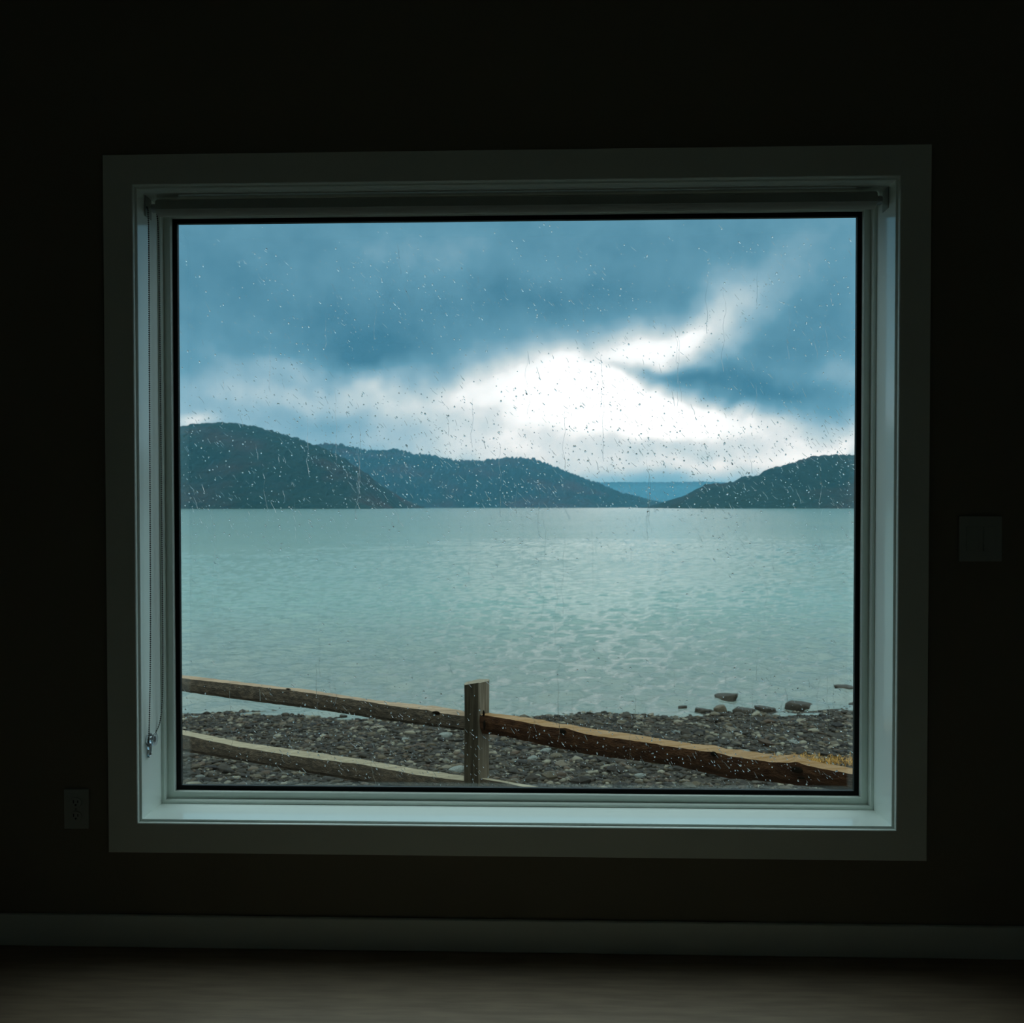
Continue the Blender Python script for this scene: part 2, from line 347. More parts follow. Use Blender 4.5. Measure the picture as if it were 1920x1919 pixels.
V, Fc = stamp(IV, IF, [np.hstack([np.eye(3)*.0025, np.array(p-chain_loc)[:, None]]) for p in pts])
o = obj('beads', mesh_np('beads', V, Fc), M['bead'], chain, smooth=True, kind='stuff')
def tube(bm, P, r, seg=6):
    rings = []
    for i, p in enumerate(P):
        t = (P[min(i+1, len(P)-1)]-P[max(i-1, 0)]).normalized(); a = t.orthogonal().normalized() if abs(t.z) > .9 else t.cross(Vector((0, 0, 1))).normalized()
        if abs(t.z) > .9: a = Vector((1, 0, 0)); a = (a-t*a.dot(t)).normalized()
        b = t.cross(a); rr = r[i] if hasattr(r, '__len__') else r
        rings.append([bm.verts.new(p+(a*math.cos(k*2*pi/seg)+b*math.sin(k*2*pi/seg))*rr) for k in range(seg)])
    for A, B in zip(rings[:-1], rings[1:]):
        for k in range(seg): bm.faces.new((A[k], A[(k+1) % seg], B[(k+1) % seg], B[k]))
    bm.faces.new(rings[0][::-1]); bm.faces.new(rings[-1])
bm = bmesh.new(); tube(bm, [p-chain_loc for p in sp_path], .0006, 5); obj('core_cord', fix(bm), M['bead'], chain)
# clear plastic hold-down
tc_ = at_y(276, 1388, 2.475); jx = GX0-JO
ten = tag(empty('chain_tensioner', (jx, 2.478, tc_.z)), 'clear plastic chain hold-down screwed to the left jamb near the sill', 'chain holder')
def disc(bm, c, r, t, seg=24):
    bmesh.ops.create_cone(bm, cap_ends=True, segments=seg, radius1=r, radius2=r, depth=t, matrix=Matrix.Translation(c) @ Matrix.Rotation(pi/2, 4, 'Y'))
bm = bmesh.new(); disc(bm, (.003, 0, 0), .019, .005); disc(bm, (.019, 0, 0), .019, .003)
bmesh.ops.bevel(bm, geom=[e for e in bm.edges if e.calc_face_angle(0) > 1], offset=.0008, segments=2, affect='EDGES'); obj('housing', bm, M['clear'], ten, smooth=False)
bm = bmesh.new(); disc(bm, (.0113, 0, 0), .010, .010, 20); obj('wheel', bm, M['clear'], ten)
bm = bmesh.new()
for a_, b_ in (((0, -.010, -.012), (0, .004, -.048)),):
    vs = []
    for x in (.0006, .0060):
        vs.append([bm.verts.new(p) for p in ((x, -.014, -.012), (x, .012, -.014), (x, .008, -.034), (x, .006, -.046), (x, -.007, -.050), (x, -.011, -.040), (x, -.006, -.028))])
    n = len(vs[0]); bm.faces.new(vs[0]); bm.faces.new(vs[1][::-1])
    for k in range(n): bm.faces.new((vs[0][k], vs[1][k], vs[1][(k+1) % n], vs[0][(k+1) % n]))
obj('bracket', fix(bm), M['clear'], ten)
bm = bmesh.new(); bmesh.ops.create_uvsphere(bm, u_segments=12, v_segments=8, radius=.0042); bmesh.ops.scale(bm, vec=(.6, 1, 1), verts=bm.verts)
obj('screw', bm, M['steel'], ten, (.0072, .0, -.040), smooth=True)

# ------------------------------------------------------------------ terrain, lake, hills
ZW = EYE-2.6                                   # water level
def shore_y(x):
    return 10.75+.10*math.sin(x*1.3+.6)+.06*math.sin(x*3.1)+(.55/(1+math.exp(-(x-2.2)*1.6)))
def ground(x, y):
    k = .6/(shore_y(x)-6.2)
    h = EYE-2.0-(y-6.2)*k if y > 4.6 else EYE-2.0+1.6*k
    if y > shore_y(x): h = ZW-(y-shore_y(x))*.16
    return h+.035*noise.noise(Vector((x*.9, y*.9, 3)))+.02*noise.noise(Vector((x*2.5, y*2.5, 9)))
beach = empty('beach', (0, 0, 0), 'structure')
xs = np.linspace(-14, 14, 200); ys = np.linspace(YG+.06, 17, 120)
V = [(x, y, ground(x, y)) for y in ys for x in xs]
obj('gravel_bed', mesh_np('gravel_bed', V, grid_faces(len(ys), len(xs))), M['beach'], beach, smooth=True)

def rock_mesh(name, seed, sub=2, amp=.28, flat=1.0):
    bm = bmesh.new(); bmesh.ops.create_icosphere(bm, subdivisions=sub, radius=1)
    for v in bm.verts:
        n = noise.noise(v.co*1.1+Vector((seed*7.3, seed, 0))); n2 = noise.noise(v.co*2.6+Vector((0, seed*3.1, seed)))
        v.co *= 1+amp*1.3*n+amp*.5*n2
        for pl in range(3):                                    # flat split faces
            d = Vector((math.sin(seed*3+pl*2.1), math.cos(seed*2+pl*2.1), math.sin(seed+pl))).normalized(); k = v.co.dot(d)
            if k > .72: v.co -= d*(k-.72)*.85
        v.co.z *= flat
    me = bpy.data.meshes.new(name); bm.to_mesh(me); bm.free(); return me
# small stones: joined, beyond counting
IV1, IF1 = ico(1)
def field(n, smin, smax, y0, y1, x0, x1, sub=None, pw=2.2):
    T = []; tone = []
    for _ in range(n):
        y = y0+(y1-y0)*random.random()**1.0; w = (y/7.0); x = random.uniform(x0*w, x1*w)
        if y > shore_y(x)+.12: continue
        s = smin+(smax-smin)*random.random()**pw
        a = random.random()*2*pi; ca, sa = math.cos(a), math.sin(a); tl = random.uniform(-.35, .35)
        sx, sy_, sz = s*random.uniform(.9, 1.5), s*random.uniform(.6, 1), s*random.uniform(.3, .6)
        R = np.array([[ca, -sa, 0], [sa, ca, 0], [0, 0, 1]]) @ np.array([[1, 0, 0], [0, math.cos(tl), -math.sin(tl)], [0, math.sin(tl), math.cos(tl)]]) @ np.diag([sx, sy_, sz])
        T.append(np.hstack([R, np.array([[x], [y], [ground(x, y)+sz*.25]])])); tone.append(random.random())
    return T, tone
JV = IV1.copy(); JV *= (1+.18*np.sin(IV1[:, :1]*5+IV1[:, 1:2]*7))
T, tone = field(19000, .010, .034, 5.0, 11.6, -3.2, 3.4)
T2, tone2 = field(3200, .025, .060, 5.0, 11.2, -3.2, 3.4); T += T2; tone += tone2
V, Fc = stamp(JV, IF1[:, :], T)
me = mesh_np('pebbles', V, Fc)
at = me.attributes.new('tone', 'FLOAT', 'POINT'); at.data.foreach_set('value', np.repeat(np.array(tone, dtype=np.float32), len(JV)))
obj('pebbles', me, M['pebble'], beach, kind='stuff')
# the 300 largest stones, one by one
rocks = [rock_mesh('stone_shape', i*1.37+.5, 1, .3, .55) for i in range(8)]
for r in rocks: r.materials.append(M['cobble'])
def put_stone(x, y, s, sz=1, me=None, rot=None, sy=.75):
    o = bpy.data.objects.new('stone', me or random.choice(rocks)); C.objects.link(o); o.parent = beach
    o.scale = (s, s*sy, s*sz); o.rotation_euler = (random.uniform(-.15, .15), random.uniform(-.15, .15), random.uniform(0, 6.3) if rot is None else rot)
    o.location = (x, y, ground(x, y)+s*sz*.16); return o
hand = [(835,1380,26,'p'),(1023,1410,22,'p'),(1000,1424,22,'g'),(1042,1420,26,'t'),(1062,1436,24,'d'),(946,1386,18,'t'),(760,1385,16,'g'),(858,1448,34,'p'),(640,1405,18,'t'),
        (1165,1353,16,'t'),(1210,1368,14,'d'),(1270,1372,16,'p'),(1300,1400,18,'t'),(1490,1392,22,'p'),(1395,1413,22,'p'),(1545,1425,18,'p'),(1560,1380,22,'d'),(1420,1352,16,'d'),
        (420,1445,30,'d'),(395,1455,26,'t'),(455,1450,22,'d'),(480,1462,24,'t'),(375,1460,18,'p'),(1150,1440,24,'t'),(1200,1458,22,'p'),(960,1450,18,'d'),(1110,1400,14,'d'),(700,1440,24,'d'),(600,1395,16,'d'),
        (1250,1415,18,'d'),(1330,1380,18,'t'),(560,1440,26,'t'),(520,1380,16,'p'),(1385,1340,20,'d'),(1340,1338,24,'t'),(1320,1345,16,'d')]
mm = {}
for k_, key in (('p', 'stone_pale'), ('t', 'stone_tan'), ('d', 'stone'), ('g', 'stone_pale')):
    mm[k_] = []
    for i in range(2):
        q = rock_mesh('stone_shape', i*2.9+len(mm)*1.7, 2, .3, .6); q.materials.append(M[key]); mm[k_].append(q)
for (px, py, w, k_) in hand:
    z = EYE-2.1
    for _ in range(4): p = at_z(px, py, z); z = ground(p.x, p.y)
    put_stone(p.x, p.y, w/2/F*p.y, .9, random.choice(mm[k_]), random.uniform(-.5, .5))
n_ = 300-len(hand)
while n_ > 0:
    y = random.uniform(5.6, 10.9); x = random.uniform(-.45, .47)*y
    if y > shore_y(x): continue
    s = random.uniform(.045, .085)*(1.15 if x > -.5 else .8)
    put_stone(x, y, s, random.uniform(.6, 1)); n_ -= 1

# lake
def build_lake():
    nr, nc = 620, 520
    ys = 9.0*(1300/9.0)**(np.linspace(0, 1, nr)**1.0)
    ys = np.concatenate([ys, [2000, 4000, 9000]]); nr = len(ys)
    us = np.linspace(-.62, .62, nc)
    U, Y = np.meshgrid(us, ys); X = U*Y
    Z = np.zeros_like(X); rg = np.random.default_rng(3)
    for k in range(70):
        lam = .13*(.95/.13)**rg.random(); th = rg.normal(-pi/2+.25, .45)       # waves run toward the shore, slightly oblique
        amp = .0085*lam*rg.uniform(.5, 1.2)
        kx, ky = 2*pi/lam*math.cos(th), 2*pi/lam*math.sin(th)
        res = np.clip((lam/ (Y*.004+.05)-1.0)/2, 0, 1)                          # only what the grid can carry
        ph = kx*X+ky*Y+rg.random()*6.28; s = np.sin(ph)
        Z += amp*res*(s+.25*np.cos(2*ph))
    patch = .75+.35*np.sin(X*.11+1)*np.sin(Y*.13+X*.03)
    Z *= patch
    V = np.stack([X, Y, Z+ZW], -1).reshape(-1, 3)
    me = mesh_np('lake', V, grid_faces(nr, nc))
    return me
def lake_mat():
    m = bpy.data.materials.new('lake_water'); m.use_nodes = True; N = m.node_tree.nodes; L = m.node_tree.links; b = N['Principled BSDF']
    b.inputs['Base Color'].default_value = (.20, .335, .275, 1); b.inputs['Roughness'].default_value = .12; b.inputs['IOR'].default_value = 1.33
    geo = N.new('ShaderNodeNewGeometry')
    def nz(scale, st, det, rough=.6):
        mp = N.new('ShaderNodeMapping'); mp.inputs['Scale'].default_value = st; mp.inputs['Rotation'].default_value = (0, 0, .18); L.new(geo.outputs['Position'], mp.inputs[0])
        n = N.new('ShaderNodeTexNoise'); n.inputs['Scale'].default_value = scale; n.inputs['Detail'].default_value = det; n.inputs['Roughness'].default_value = rough
        L.new(mp.outputs[0], n.inputs['Vector']); return n.outputs['Fac']
    sp = N.new('ShaderNodeSeparateXYZ'); L.new(geo.outputs['Position'], sp.inputs[0])
    def mr(src, a, b_, c, d):
        n = N.new('ShaderNodeMapRange'); n.inputs[1].default_value = a; n.inputs[2].default_value = b_; n.inputs[3].default_value = c; n.inputs[4].default_value = d
        n.interpolation_type = 'SMOOTHSTEP'; L.new(src, n.inputs[0]); return n.outputs[0]
    def bump(h, dist, st, prev=None):
        n = N.new('ShaderNodeBump'); n.inputs['Distance'].default_value = dist; L.new(h, n.inputs['Height'])
        if isinstance(st, float): n.inputs['Strength'].default_value = st
        else: L.new(st, n.inputs['Strength'])
        if prev: L.new(prev, n.inputs['Normal'])
        return n.outputs[0]
    n1 = bump(nz(.35, (.5, 1.4, 1), 4), .6, mr(sp.outputs[1], 70, 170, .15, .6))      # the wind is fresher farther out
    gust = mr(nz(.05, (.35, 1, 1), 3), .35, .65, .55, 1.0)
    n2 = bump(nz(5.2, (.6, 1.3, 1), 5, .62), .085, gust, n1)
    n3 = bump(nz(13, (.7, 1.2, 1), 3, .6), .02, .8, n2)
    L.new(n3, b.inputs['Normal'])
    sh = mr(sp.outputs[1], 10.5, 26, 0, 1)                                             # silty green lake, browner over the shallows
    x = N.new('ShaderNodeMix'); x.data_type = 'RGBA'; L.new(sh, x.inputs[0]); x.inputs[6].default_value = (.115, .135, .115, 1); x.inputs[7].default_value = (.135, .205, .175, 1)
    L.new(x.outputs[2], b.inputs['Base Color'])
    return m
lake = obj('lake', build_lake(), lake_mat(), smooth=True, kind='structure')

# hills across the water
def hill(crest, Ds, Dc, seed, ext_l=None, ext_r=None, jag=3.0, back=1.5):
    px = np.array([c[0] for c in crest]); py = np.array([c[1] for c in crest])
    P = [at_y(a, b, Dc) for a, b in zip(px, py)]
    cx = np.array([p.x for p in P]); cz = np.array([p.z for p in P])-ZW
    if ext_l: cx = np.concatenate([[cx[0]-ext_l[0]], cx]); cz = np.concatenate([[ext_l[1]], cz])
    if ext_r: cx = np.concatenate([cx, [cx[-1]+ext_r[0]]]); cz = np.concatenate([cz, [ext_r[1]]])
    nc = 520; nr = 34; X = np.linspace(cx[0], cx[-1], nc); H = np.interp(X, cx, cz)
    k = np.ones(5)/5; H = np.convolve(np.pad(H, 2, mode='edge'), k, 'valid')
    V = []
    for r in range(nr+8):
        if r < nr: t = r/(nr-1); y = Ds+(Dc-Ds)*t; f = math.sin(t*pi/2)**.9
        else: t2 = (r-nr+1)/8; y = Dc+(Dc-Ds)*back*t2; f = 1-t2
        for i in range(nc):
            x = X[i]; h = H[i]*f
            g = noise.noise(Vector((x/220+seed, y/220, seed)))*.20+noise.noise(Vector((x/70+seed, y/70, seed)))*.10
            h2 = h*(1+g*math.sin(min(1, f)*pi)) if r < nr-1 else h
            h2 += jag*noise.noise(Vector((x/7, y/7, seed)))*(f > .02)*min(1, h/40)
            V.append((x, y, ZW-1+max(h2, 0)))
    return obj('hill', mesh_np('hill', V, grid_faces(nr+8, nc)), M['forest'], smooth=True, kind='structure')
hill([(338,812),(346,815),(351,803),(375,797),(410,795),(450,796),(490,803),(530,815),(560,822),(590,835),(620,845),(650,862),(690,890),(720,915),(745,940),(760,954)], 1190, 1520, 1.3, (700, 160), None, 5)
hill([(500,870),(560,850),(590,838),(615,833),(650,837),(690,847),(715,846),(745,844),(780,853),(810,854),(850,865),(900,866),(960,860),(1000,862),(1030,873),(1070,890),(1120,908),(1160,925),(1200,935),(1240,944),(1275,953)], 2600, 3100, 4.1, (900, 200), None, 14)
hill([(1000,915),(1080,908),(1130,905),(1200,905),(1260,905),(1320,904),(1400,908),(1500,915)], 7400, 8200, 8.7, (1500, 150), (2500, 300), 16, .5)
hill([(1228,953),(1245,946),(1262,937),(1300,922),(1318,910),(1350,906),(1375,905),(1386,896),(1404,893),(1420,894),(1440,878),(1462,874),(1480,869),(1500,862),(1520,857),(1550,855),(1575,855),(1610,858)], 1230, 1560, 12.2, None, (900, 190), 5)

# thin rain haze lying over the lake
def haze():
    bm = bmesh.new(); box(bm, -7500, 7500, 60, 9300, ZW-3, 175)
    m = bpy.data.materials.new('rain_haze'); m.use_nodes = True; N = m.node_tree.nodes; L = m.node_tree.links; N.clear()
    v = N.new('ShaderNodeVolumeScatter'); v.inputs['Color'].default_value = (.17, .62, 1.0, 1); v.inputs['Density'].default_value = 1/10500
    v.inputs['Anisotropy'].default_value = .0
    o = N.new('ShaderNodeOutputMaterial'); L.new(v.outputs[0], o.inputs['Volume'])
    tag(obj('haze', bm, m), 'thin blue rain haze hanging over the lake before the hills', 'haze', kind='stuff')
haze()

# ------------------------------------------------------------------ rocks standing in the shallows
def shallows_rock(px, py, w, h, label, key, seed, group=None, pr=None):
    z = ZW
    p = at_z(px, py+h*.45, z)
    if p.y < shore_y(p.x):
        for _ in range(4): z = ground(p.x, p.y); p = at_z(px, py+h*.45, z)
    me = rock_mesh('rock', seed, 3, .34, 1)
    for v in me.vertices: v.co.z = min(v.co.z, .42+.12*v.co.x*math.sin(seed))*1.5+.05*noise.noise(v.co*3)
    me.materials.append(M[key]); me.polygons.foreach_set('use_smooth', [True]*len(me.polygons))
    o = bpy.data.objects.new('rock', me); C.objects.link(o)
    s = w/2/F*p.y; hz = h*.62/F*p.y
    o.location = (p.x, p.y+s*.5, z-hz*.22); o.scale = (s*1.04, s*.75, hz*1.45)
    tag(o, label, 'rock', group)
shallows_rock(1362, 1305, 42, 15, 'flat dark rock farthest out in the shallows above the round tan boulder', 'stone', 1.1)
shallows_rock(1351, 1325, 26, 26, 'round tan boulder at the edge of the water among darker rocks', 'stone_tan', 2.3)
shallows_rock(1398, 1331, 40, 20, 'blocky black rock at the waterline right of the round tan boulder', 'stone', 3.7)
shallows_rock(1437, 1328, 36, 17, 'brown flat-topped rock beside the blocky black rock at the waterline', 'stone', 4.9)
shallows_rock(1503, 1320, 50, 19, 'large lone dark rock standing in shallow water near the right window edge', 'stone', 5.3)
shallows_rock(1588, 1288, 38, 10, 'low flat brown rock furthest right and furthest out in the lake', 'stone', 6.1)
shallows_rock(1602, 1319, 18, 15, 'small dark rock in the water half hidden by the right window frame', 'stone', 7.7)
shallows_rock(1280, 1325, 16, 7, 'small low rock awash left of the boulder cluster', 'stone', 8.2)
shallows_rock(1058, 1345, 16, 7, 'small dark rock in the water just above the right fence rail', 'stone', 9.4)
shallows_rock(642, 1342, 14, 6, 'small dark rock at the waterline under the upper left fence rail', 'stone', 10.5)
shallows_rock(1318, 1331, 26, 11, 'sloping dark rock against the left side of the round tan boulder', 'stone', 11.2)
shallows_rock(1166, 1352, 20, 17, 'pointed tan rock at the end of the gravel where the waterline bends', 'stone_tan', 12.6)

# dry grass tufts on the gravel behind the right rail
def grass():
    rg = random.Random(5); V = []; Fc = []
    for _ in range(1500):
        px = rg.choice([rg.uniform(1370, 1470), rg.gauss(1500, 22), rg.uniform(1500, 1620)]); py = 1421+(px-1370)*.03+rg.gauss(0, 4)+6
        z = EYE-2.1
        for _k in range(3): p = at_z(px, py, z); z = ground(p.x, p.y)
        h = rg.uniform(.02, .06); a = rg.uniform(0, 6.28); lean = rg.uniform(.2, 1.4)*h; w = .002
        d = Vector((math.cos(a), math.sin(a), 0)); s = Vector((-d.y, d.x, 0))*w; n = len(V)
        V += [p-s, p+s, p+d*lean*.4+s*.8+Vector((0, 0, h*.7)), p+d*lean*.4-s*.8+Vector((0, 0, h*.7)), p+d*lean+Vector((0, 0, h*.8)), p+d*lean+s*.2+Vector((0, 0, h*.82))]
        Fc += [(n, n+1, n+2, n+3), (n+3, n+2, n+5, n+4)]
    tag(obj('dry_grass', mesh_np('dry_grass', [tuple(v) for v in V], Fc), M['grass']), 'tufts of golden dry grass on the gravel behind the right fence rail', 'grass', kind='stuff')
grass()

# ------------------------------------------------------------------ split-rail fence
PL = Vector((-2.28, 6.05, 0)); PR = Vector((1.55, 3.94, 0)); POST_Y = 5.02
e = (PR-PL).normalized(); nrm = Vector((e.y, -e.x, 0))            # nrm points to the house
if nrm.y > 0: nrm = -nrm
pc = at_y(893, 1300, POST_Y); PO = Vector((pc.x, pc.y, 0))        # plane of the fence goes through the post
def on_fence(px, py, off=0.):
    d = ray(px, py); o0 = PO+nrm*off; t = (o0-Vector((0, 0, 0))).dot(nrm)/d.dot(nrm); return Vector((0, 0, EYE))+d*t
fence = tag(empty('split_rail_fence', (PO.x, PO.y, ground(PO.x, PO.y))), 'weathered wooden split-rail fence crossing in front of the gravel beach', 'fence')
FL = Vector(fence.location)
def interp(L, x):
    return float(np.interp(x, [p[0] for p in L], [p[1] for p in L])) if L[0][0] <= x <= L[-1][0] else (
        L[0][1]+(x-L[0][0])*(L[1][1]-L[0][1])/(L[1][0]-L[0][0]) if x < L[0][0] else L[-1][1]+(x-L[-1][0])*(L[-1][1]-L[-2][1])/(L[-1][0]-L[-2][0]))
def rail(top, mid, bot, x0, x1, mt, mf, under=.35, n=90, seed=0, s0=None, s1=None):
    """cross-section: back crest (top), front arris (mid), front foot (bot), swept along the fence with a split, uneven surface"""
    bm = bmesh.new(); rings = []
    def P(L, px, off): return on_fence(px, interp(L, px), off)
    ext = []
    for i in range(n):
        px = x0+(x1-x0)*i/(n-1); A = P(top, px, -.035); B = P(mid, px, .035); D = P(bot, px, .02)
        ext.append((A, B, D))
    if s0:                                   # run on past what the window shows, to the next post
        a, b = ext[0], ext[6]; k = s0/(a[0]-b[0]).length; pre = []
        for q in (1, .66, .33): pre.append(tuple(a[j]+e*(-s0*q)+Vector((0, 0, (a[j].z-b[j].z)*0)) for j in range(3)))
        ext = pre+ext
    if s1:
        a = ext[-1]; ext = ext+[tuple(a[j]+e*(s1*q) for j in range(3)) for q in (.33, .66, 1)]
    for i, (A, B, D) in enumerate(ext):
        w = lambda k, s: .004*noise.noise(Vector((i*.35+seed*9, k*5.1, seed)))*s
        h = B.z-D.z
        Cc = B.lerp(D, 1-under)+nrm*.010
        pts = [A+nrm*-.006+Vector((0, 0, -.012)), A, A.lerp(B, .5)+Vector((0, 0, .002)), B, B.lerp(Cc, .5)+nrm*.004, Cc, D, D+nrm*-.05+Vector((0, 0, .008)), A+nrm*-.012+Vector((0, 0, -h*.6))]
        rings.append([bm.verts.new(p+nrm*w(k, 1)+Vector((0, 0, w(k+20, .8)))-FL) for k, p in enumerate(pts)])
    n9 = len(rings[0])
    for a, b in zip(rings[:-1], rings[1:]):
        for k in range(n9):
            f = bm.faces.new((a[k], a[(k+1) % n9], b[(k+1) % n9], b[k])); f.material_index = 1 if k in (0, 1, 2) else 0  # crest and top facets take the lighter wood
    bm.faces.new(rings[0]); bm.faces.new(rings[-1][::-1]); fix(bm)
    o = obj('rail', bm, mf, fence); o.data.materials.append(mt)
    return o
UL_T = [(340,1266),(509,1286),(537,1290),(560,1291),(621,1300.5),(706,1313.7),(780,1321),(801,1324),(812,1323),(830,1327),(869,1333)]
UL_M = [(340,1272),(452.5,1285),(537,1294),(649,1310),(762,1328),(800,1331),(812,1335),(829,1338.5),(869,1343)]
UL_B = [(340,1297),(452,1313),(565,1327),(649,1339),(734,1353),(869,1370)]
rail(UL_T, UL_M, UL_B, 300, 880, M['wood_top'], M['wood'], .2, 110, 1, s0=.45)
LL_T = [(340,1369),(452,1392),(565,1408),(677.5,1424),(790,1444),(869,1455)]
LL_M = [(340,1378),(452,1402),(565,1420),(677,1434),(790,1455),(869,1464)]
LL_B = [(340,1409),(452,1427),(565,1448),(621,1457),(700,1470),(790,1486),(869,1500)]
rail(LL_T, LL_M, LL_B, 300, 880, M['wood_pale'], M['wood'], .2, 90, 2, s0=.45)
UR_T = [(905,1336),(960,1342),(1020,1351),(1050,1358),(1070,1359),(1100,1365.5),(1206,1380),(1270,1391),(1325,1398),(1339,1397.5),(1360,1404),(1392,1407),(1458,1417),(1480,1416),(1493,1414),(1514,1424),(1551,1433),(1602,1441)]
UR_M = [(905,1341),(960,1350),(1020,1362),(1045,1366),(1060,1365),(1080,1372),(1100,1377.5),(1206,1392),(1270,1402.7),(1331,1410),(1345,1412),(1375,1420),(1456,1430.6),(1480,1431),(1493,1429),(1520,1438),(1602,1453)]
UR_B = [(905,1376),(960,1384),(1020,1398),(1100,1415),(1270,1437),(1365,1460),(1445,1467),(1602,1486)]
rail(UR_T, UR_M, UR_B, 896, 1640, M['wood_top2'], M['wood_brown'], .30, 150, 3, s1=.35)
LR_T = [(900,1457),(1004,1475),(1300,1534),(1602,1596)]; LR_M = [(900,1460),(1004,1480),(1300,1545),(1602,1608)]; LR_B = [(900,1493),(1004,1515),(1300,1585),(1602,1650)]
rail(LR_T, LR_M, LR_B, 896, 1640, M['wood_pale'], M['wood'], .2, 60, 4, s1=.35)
# knots
def knot_or_gap_shade(px, py, w, h, off=.042, m='knot_or_gap_shade'):
    bm = bmesh.new(); bmesh.ops.create_icosphere(bm, subdivisions=2, radius=1)
    for v in bm.verts: v.co *= 1+.25*noise.noise(v.co*2+Vector((px, 0, 0)))
    p = on_fence(px, py, off); s = p.y/F
    bmesh.ops.scale(bm, vec=(w/2*s, .005, h/2*s), verts=bm.verts); bmesh.ops.rotate(bm, cent=(0, 0, 0), matrix=Matrix.Rotation(math.atan2(e.y, e.x), 3, 'Z'), verts=bm.verts)
    obj('knot_or_gap_shade', bm, M[m], fence, p-FL, smooth=True)
knot_or_gap_shade(1055, 1372, 15, 10); knot_or_gap_shade(1338, 1414, 13, 9); knot_or_gap_shade(1494, 1444, 22, 12); knot_or_gap_shade(818, 1337, 18, 7, .036); knot_or_gap_shade(541, 1293, 14, 4, .03); knot_or_gap_shade(1502, 1459, 14, 6)
# posts: split six-sided timber
def post(base, hh, seed, name='post'):
    # plan outline: broad left face, corner toward the house, narrower right face
    ray_d = ray(893, 1400).normalized(); rx = Vector((math.cos(YAW), -math.sin(YAW), 0)); ry = Vector((math.sin(YAW), math.cos(YAW), 0))
    s = POST_Y/F
    out = [(-23, .0), (-21, -.030), (4.5, -.060), (8, -.055), (24, .0), (23.5, .05), (4, .085), (-20, .06)]
    bm = bmesh.new(); rings = []; nz_ = 26
    for i in range(nz_):
        z = -.35+(hh+.35)*i/(nz_-1); R = []
        for k, (a, b) in enumerate(out):
            j = .004*noise.noise(Vector((k*3.3+seed, z*2.2, seed)))
            p = rx*(a*s+j)+ry*(b+j); zz = z
            if i == nz_-1: zz = z+.008*noise.noise(Vector((a*.3, b*30, seed)))+(.010 if a > 0 else -.006)
            R.append(bm.verts.new(p+Vector((0, 0, zz))))
        rings.append(R)
    for A, B in zip(rings[:-1], rings[1:]):
        for k in range(8):
            f = bm.faces.new((A[k], A[(k+1) % 8], B[(k+1) % 8], B[k])); f.material_index = 1 if k in (2, 3, 4) else 0  # paler copy on the right faces: light from that side is painted in
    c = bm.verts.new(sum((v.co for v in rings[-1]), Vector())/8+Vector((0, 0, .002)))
    for k in range(8): bm.faces.new((rings[-1][k], rings[-1][(k+1) % 8], c)).material_index = 1  # top painted in the lit copy too
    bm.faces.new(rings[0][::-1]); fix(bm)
    o = obj(name, bm, M['post'], fence, base-FL); o.data.materials.append(M['post_lit']); return o
gz = ground(PO.x, PO.y); ptop = at_y(893, 1281, POST_Y).z
post(Vector((PO.x, PO.y, gz)), ptop-gz, 1.0)
for s_, sd in ((-2.95, 2.), (2.75, 3.)):
    q = PO+e*s_; g = ground(q.x, q.y); post(Vector((q.x, q.y, g)), ptop-gz+(gz-g), sd)
# dark blobs standing in for the shade of the mortise holes where the rails enter
knot_or_gap_shade(867.5, 1357, 6, 26, .022); knot_or_gap_shade(908, 1360, 6, 20, .052); knot_or_gap_shade(907, 1338, 5, 12, .052)

# ------------------------------------------------------------------ rain on the outside of the pane
YD = YG+.0072
def dome(seg=9, rings=3, depth=.5):
    """a drop: flat back on the glass, round front toward the lake (+y), slightly heavy at the foot"""
    V = [(0, 0, 0)]; 
    for r in range(rings):
        a = pi/2*r/rings; rr = math.cos(a); y = math.sin(a)*depth
        for k in range(seg):
            t = 2*pi*k/seg; V.append((rr*math.cos(t)*(1-.12*math.sin(t)), y*(1-.15*math.sin(t)), rr*math.sin(t)))
    V.append((0, depth, 0)); Fc = []
    for k in range(seg): Fc.append((0, 1+k, 1+(k+1) % seg))
    for r in range(rings-1):
        a, b = 1+r*seg, 1+(r+1)*seg
        for k in range(seg):
            k2 = (k+1) % seg; Fc += [(a+k, b+k, b+k2), (a+k, b+k2, a+k2)]
    a = 1+(rings-1)*seg; t = len(V)-1
    for k in range(seg): Fc.append((a+k, t, a+(k+1) % seg))
    return np.array(V), np.array(Fc)
DV, DF = dome()
def pos():
    """where rain has gathered on the pane, as (x, z) in metres, thicker at mid height and low down"""
    while True:
        u, v = random.random(), random.random()
        d = .34+.66*math.exp(-((v-.54)/.11)**2)+.30*math.exp(-((v-.64)/.16)**2)+.40*math.exp(-((v-.06)/.12)**2)-.30*math.exp(-((v-.30)/.12)**2)
        d *= .55+.45*min(1, (u+.10)/.25); d *= .6+.8*(.5+noise.noise(Vector((u*7, v*6, 2))))+.25*(u > .8)
        if v > .97: d *= .2
        if random.random() < d*.75: return GX0+.004+u*(GX1-GX0-.008), GZ0+.004+v*(GZ1-GZ0-.008), u, v
def drop_T(x, z, w, h, tilt):
    c, s = math.cos(tilt), math.sin(tilt)
    R = np.array([[c, 0, -s], [0, 1, 0], [s, 0, c]]) @ np.diag([w, min(w, h)*.85, h])
    return np.hstack([R, np.array([[x], [YD], [z]])])
drops = []
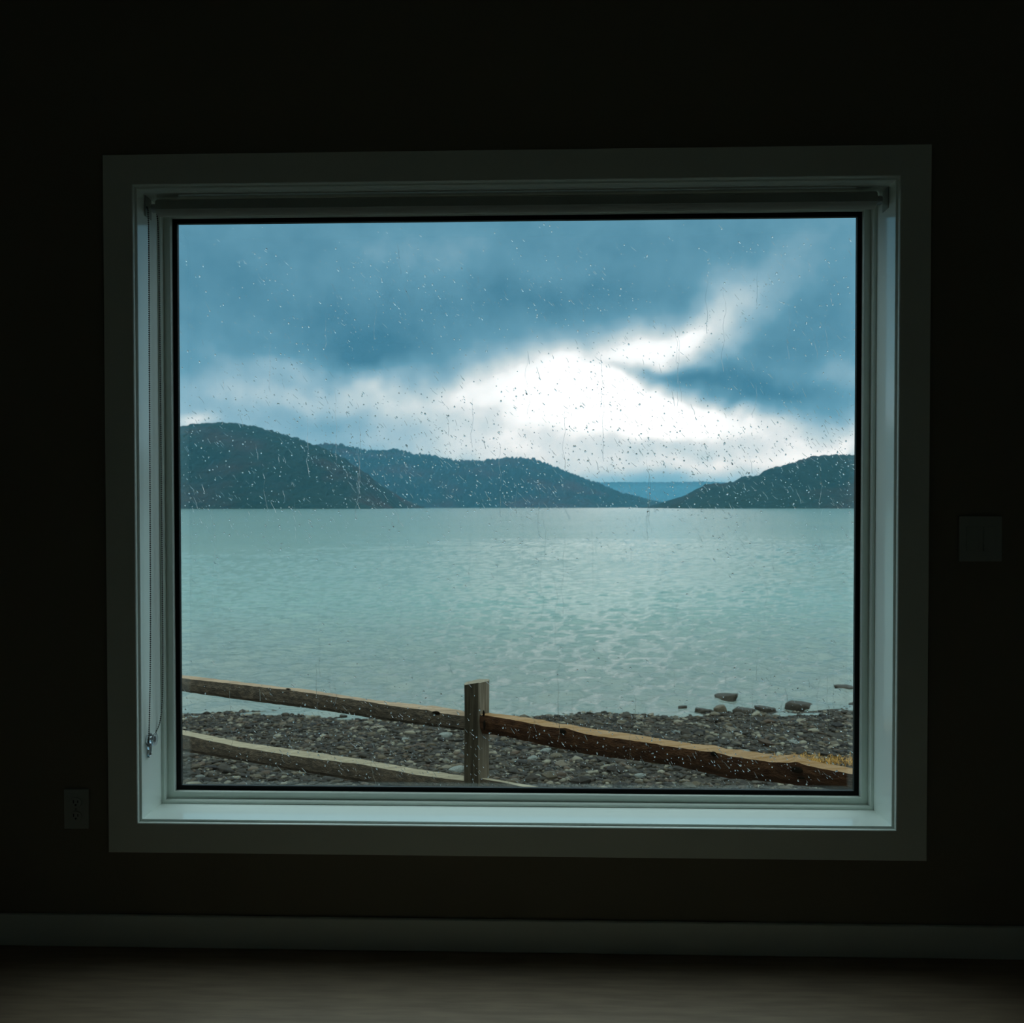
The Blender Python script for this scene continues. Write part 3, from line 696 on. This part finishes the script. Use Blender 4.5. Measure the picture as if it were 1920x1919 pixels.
for i in range(5200):
    x, z, u, v = pos(); s = .0010+.0019*random.random()**2.4
    k = random.random()
    if k < .66: drops.append((s, x, z, s*random.uniform(.8, 1.1), s*random.uniform(.9, 1.4), random.uniform(-.4, .4)))
    else:                                                       # wind-driven comma, foot to the lower right
        drops.append((s*.9, x, z, s*.55, s*random.uniform(1.6, 2.9), random.uniform(.45, .85)))
drops.sort(key=lambda d: -d[0])
SV, SF = stamp(DV, DF, [drop_T(*d[1:]) for d in drops[300:]])
md = mesh_np('raindrop', DV, DF); md.materials.append(M['drop']); md.polygons.foreach_set('use_smooth', [True]*len(md.polygons))
for s, x, z, w, h, tl in drops[:300]:
    o = bpy.data.objects.new('raindrop', md); C.objects.link(o); o.location = (x, YD, z); o.scale = (w, min(w, h)*.85, h); o.rotation_euler = (0, -tl, 0)
    tag(o, 'larger clear raindrop clinging to the outside of the window pane', 'raindrop', 'larger raindrops on the window pane')
def trail(P, w, name='water_trail'):
    """a low ridge of water: half-round section, thin ends"""
    n = len(P); V = []; Fc = []
    for i, (x, z) in enumerate(P):
        t = i/(n-1); k = w*(.35+.65*min(1, 4*t*(1))*(.6+.4*t)); a = P[min(i+1, n-1)]; b = P[max(i-1, 0)]
        dx, dz = a[0]-b[0], a[1]-b[1]; l = math.hypot(dx, dz) or 1; nx, nz_ = -dz/l, dx/l
        V += [(x-nx*k, YD, z-nz_*k), (x-nx*k*.6, YD+k*.35, z-nz_*k*.6), (x, YD+k*.5, z), (x+nx*k*.6, YD+k*.35, z+nz_*k*.6), (x+nx*k, YD, z+nz_*k)]
    for i in range(n-1):
        a, b = i*5, i*5+5
        for j in range(5): Fc.append((a+j, a+(j+1) % 5, b+(j+1) % 5, b+j))
    return V, Fc
# thin wind streaks and long faint runs
V = []; Fc = []
def add(Vn, Fn):
    n = len(V); V.extend(Vn); Fc.extend([tuple(i+n for i in f) for f in Fn])
for i in range(1100):
    x, z, u, v = pos(); l = random.uniform(.006, .022); a = random.gauss(math.radians(-52), .10); bend = random.gauss(0, .15)
    P = [(x+math.cos(a+bend*t)*l*t, z+math.sin(a+bend*t)*l*t) for t in np.linspace(0, 1, 5)]
    if GX0+.003 < P[-1][0] < GX1-.003 and P[-1][1] > GZ0+.003: add(*trail(P, random.uniform(.0004, .0008)))
for i in range(90):
    x = random.uniform(GX0+.06, GX1-.02); z = GZ0+(GZ1-GZ0)*random.choice([random.uniform(.35, .95), random.uniform(.1, .5)]); l = random.uniform(.06, .26); ph = random.random()*99
    P = [(x+.012*noise.noise(Vector((t*l*14+ph, 0, 0)))+.004*noise.noise(Vector((t*l*60+ph, 3, 0))), z-t*l) for t in np.linspace(0, 1, 22)]
    if P[-1][1] > GZ0+.004: add(*trail(P, random.uniform(.0003, .0006)))
quads = np.array(Fc); tris = np.concatenate([quads[:, [0, 1, 2]], quads[:, [0, 2, 3]]])
V = np.concatenate([SV, np.array(V)]); Fc = np.concatenate([SF, tris+len(SV)])
tag(obj('raindrops', mesh_np('raindrops', V, Fc), M['drop'], smooth=True), 'fine rain spatter and thin slanting streaks covering the outside of the window pane', 'raindrops', kind='stuff')
# the heavier runs, one by one
k = 0
while k < 45:
    x, z, u, v = pos()
    if v < .12: continue
    l = random.uniform(.018, .05); ph = random.random()*99; a0 = random.uniform(-.95, -1.35)
    P = []; cx_, cz_ = x, z
    for t in np.linspace(0, 1, 14):
        a = a0-.25*t+.5*noise.noise(Vector((t*3+ph, 0, 0))); P.append((cx_, cz_)); cx_ += math.cos(a)*l/13; cz_ += math.sin(a)*l/13
    if not (GX0+.005 < P[-1][0] < GX1-.005): continue
    Vn, Fn = trail([(p[0]-x, p[1]-z) for p in P], random.uniform(.0005, .0009)); Vn = [(p[0], p[1]-YD, p[2]) for p in Vn]
    o = obj('water_trail', mesh_np('water_trail', Vn, Fn), M['drop'], loc=(x, YD, z), smooth=True)
    tag(o, 'short crooked run of rainwater sliding down the window pane', 'water trail', 'crooked water runs on the window pane'); k += 1
